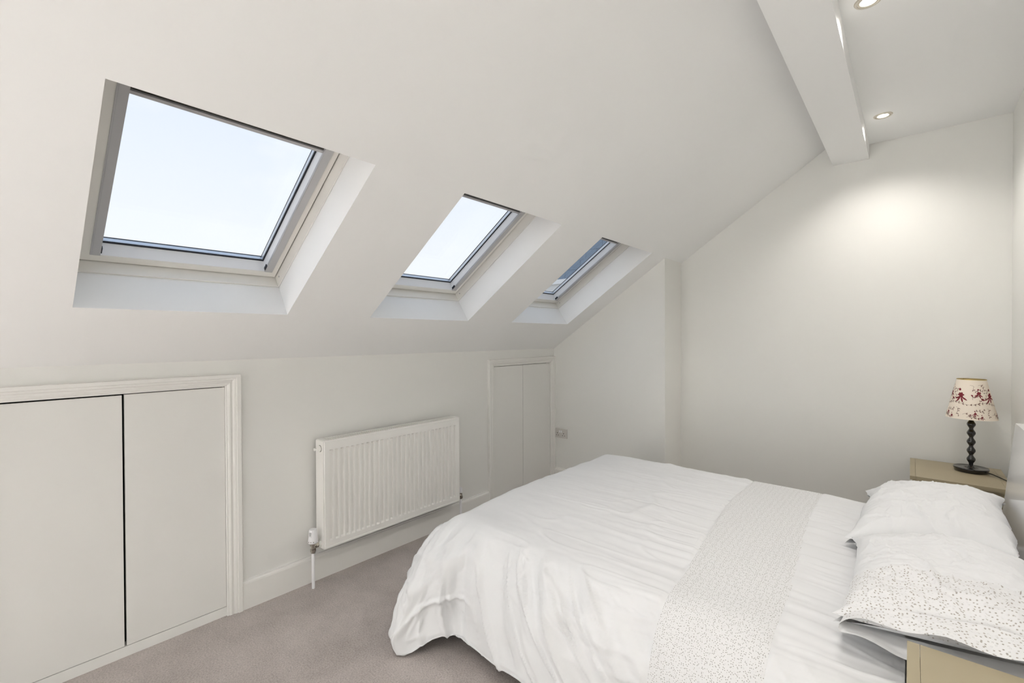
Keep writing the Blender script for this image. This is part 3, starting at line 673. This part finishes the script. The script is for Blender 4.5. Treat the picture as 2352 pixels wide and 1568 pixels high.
# ------------------------------------------------------------------ table lamp
def lamp():
    cx, cy, z = 2.813, 3.640, .6125
    t = tag(empty('table_lamp'), 'small table lamp with black bobbin stem and red floral shade', 'lamp')
    lathe('base', [(.0001, 0), (.066, 0), (.069, .003), (.073, .016), (.074, .021), (.0725, .024), (.068, .0225), (.050, .020), (.022, .019), (.018, .022), (.012, .034), (.0001, .036)], 'black_gloss', (cx, cy, z), t, 56, angle=55)
    prof = [(.0085, .030)]
    n = 5; zb, zt = .044, .292; p = (zt - zb) / n
    for k in range(n):
        for q in range(1, 17):
            u = q / 16; s = .5 - .5 * math.cos(2 * math.pi * u); prof.append((.0088 + .0100 * s ** .85, zb + (k + u) * p))
    prof += [(.009, zt + .003), (.009, .312), (.0001, .313)]
    lathe('bobbin_stem', prof, 'black_gloss', (cx, cy, z), t, 36, angle=60)
    lathe('lamp_holder', [(.0001, 0), (.014, 0), (.014, .045), (.0001, .046)], 'black_matt', (cx, cy, z + .312), t, 20)
    z0, z1, r0, r1 = z + .303, z + .523, .1065, .060
    sh = lathe('lamp_shade', [(r0, z0), (r0 * .75 + r1 * .25, z0 + (z1 - z0) * .25), (r0 / 2 + r1 / 2, (z0 + z1) / 2), (r1, z1)], 'shade_linen', (cx, cy, 0), t, 72, cap=False)
    lathe('shade_lining', [(r0 - .0015, z0 + .0005), (r1 - .0015, z1 - .0005)], 'shade_lining', (cx, cy, 0), sh, 72, cap=False)
    lathe('shade_rim', [(r1 - .002, z1 - .003), (r1 + .0012, z1 - .003), (r1 + .0012, z1), (r1 - .002, z1)], 'brass', (cx, cy, 0), sh, 72, cap=False)
    for a in (0, 120, 240):
        a = math.radians(a); tube('shade_spoke', [(cx, cy, z + .356), (cx + r1 * .5 * math.cos(a), cy + r1 * .5 * math.sin(a), z1 - .055), (cx + r1 * math.cos(a), cy + r1 * math.sin(a), z1 - .002)], .0012, 'brass', sh, 6)
    # printed flowers and trailing stems lying on the cone
    base = math.atan2(0 - cy, 2.557 - cx)                      # the side of the shade that faces the room
    def on(du, h, lift=.0006):                                  # du metres round, h metres up
        r = r0 + (r1 - r0) * h / (z1 - z0); a = base + du / r
        return (cx + (r + lift) * math.cos(a), cy + (r + lift) * math.sin(a), z0 + h)
    red = bmesh.new(); brn = bmesh.new()
    def leaf(bm, u, h, ang, l, w):
        pts = [(0, 0), (.3, .8), (.55, 1), (.8, .7), (1, 0), (.8, -.7), (.55, -1), (.3, -.8)]
        ca, sa = math.cos(ang), math.sin(ang)
        vs = [bm.verts.new(on(u + (p * l) * ca - (q_ * w / 2) * sa, h + (p * l) * sa + (q_ * w / 2) * ca)) for p, q_ in pts]
        bm.faces.new(vs)
    def stem_(bm, pts, w=.0009):
        P = spline([(a, b, 0) for a, b in pts], 6)
        for a, b in zip(P, P[1:]):
            d = (b - a); nrm = Vector((-d.y, d.x, 0)).normalized() * w / 2
            bm.faces.new([bm.verts.new(on(q_.x, q_.y, .0005)) for q_ in (a - nrm, b - nrm, b + nrm, a + nrm)])
    rnd = random.Random(12)
    def flower(u, h, s):
        for k in range(6): leaf(red, u, h, k * math.pi / 3 + rnd.uniform(-.3, .3), .014 * s, .009 * s)
        for k in range(4): leaf(red, u + rnd.uniform(-.006, .006) * s, h + rnd.uniform(-.004, .008) * s, rnd.uniform(0, 6.28), .008 * s, .006 * s)
        for ang in (-2.7, -2.2, -1.35, -.6): leaf(red, u, h - .006 * s, ang + rnd.uniform(-.15, .15), .036 * s * rnd.uniform(.7, 1.1), .007 * s)
        leaf(red, u - .004 * s, h + .02 * s, 1.6, .014 * s, .011 * s); leaf(red, u - .03 * s, h - .022 * s, 2.4, .016 * s, .010 * s)
    def sprig(u, h, ang, l, n):
        pts = []
        for k in range(n + 1):
            f = k / n; pts.append((u + math.cos(ang) * l * f - math.sin(ang) * .008 * math.sin(f * 6), h + math.sin(ang) * l * f + math.cos(ang) * .008 * math.sin(f * 6)))
        stem_(brn, pts)
        for k, (a, b) in enumerate(pts[1:]):
            for sgn in (1, -1):
                if rnd.random() < .85: leaf(brn, a, b, ang + sgn * rnd.uniform(.5, 1.2), rnd.uniform(.006, .011), .0035)
    H = z1 - z0; turn = 2 * math.pi * (r0 + r1) / 2
    for k in range(4):
        o = turn * (k - 1.5) / 4
        flower(o + .022, H * .60, 1.15); flower(o + .095, H * .66, .75)
        sprig(o - .055, H * .38, .05, .15, 9); sprig(o - .04, H * .86, -.5, .05, 4); sprig(o - .045, H * .72, -.15, .045, 4); sprig(o + .0, H * .30, -1.2, .045, 4)
        sprig(o + .06, H * .86, -.9, .04, 3); sprig(o + .03, H * .13, -.2, .05, 4); sprig(o + .08, H * .18, .5, .04, 4); sprig(o - .06, H * .50, .9, .04, 4)
        flower(o - .050, H * .16, .5); flower(o - .022, H * .08, .42); sprig(o - .085, H * .06, .1, .06, 4); sprig(o + .10, H * .40, 1.0, .05, 4)
    for nm, bmx, mt in (('flower_print', red, 'print_red'), ('stem_print', brn, 'print_brown')):
        for f in list(bmx.faces):
            if any(v.co.z < z0 + .001 or v.co.z > z1 - .001 for v in f.verts): bmx.faces.remove(f)
        o = from_bm(nm, bmx, mt, sh); o['kind'] = 'stuff'
    tube('cable', spline([(cx + .055, cy - .045, z + .014), (cx + .075, cy - .06, z + .012), (cx + .105, cy - .10, z + .006), (2.938, cy - .16, z + .006), (2.958, cy - .19, z - .008), (2.960, cy - .21, z - .04), (2.962, cy - .25, z - .09), (2.95, 3.262, .50)], 8), .0028, 'black_matt', t, 8)
lamp()

# wall socket and plug between the headboard and the lamp table
ts = tag(empty('wall_socket'), 'white wall socket with a black plug between headboard and lamp table', 'socket')
box('plate', (XR - .010, XR + .001, 3.19, 3.275, .40, .486), 'valve_white', ts, bevel=.003)
box('plug', (2.925, XR - .009, 3.225, 3.268, .455, .505), 'black_matt', ts, bevel=.005)
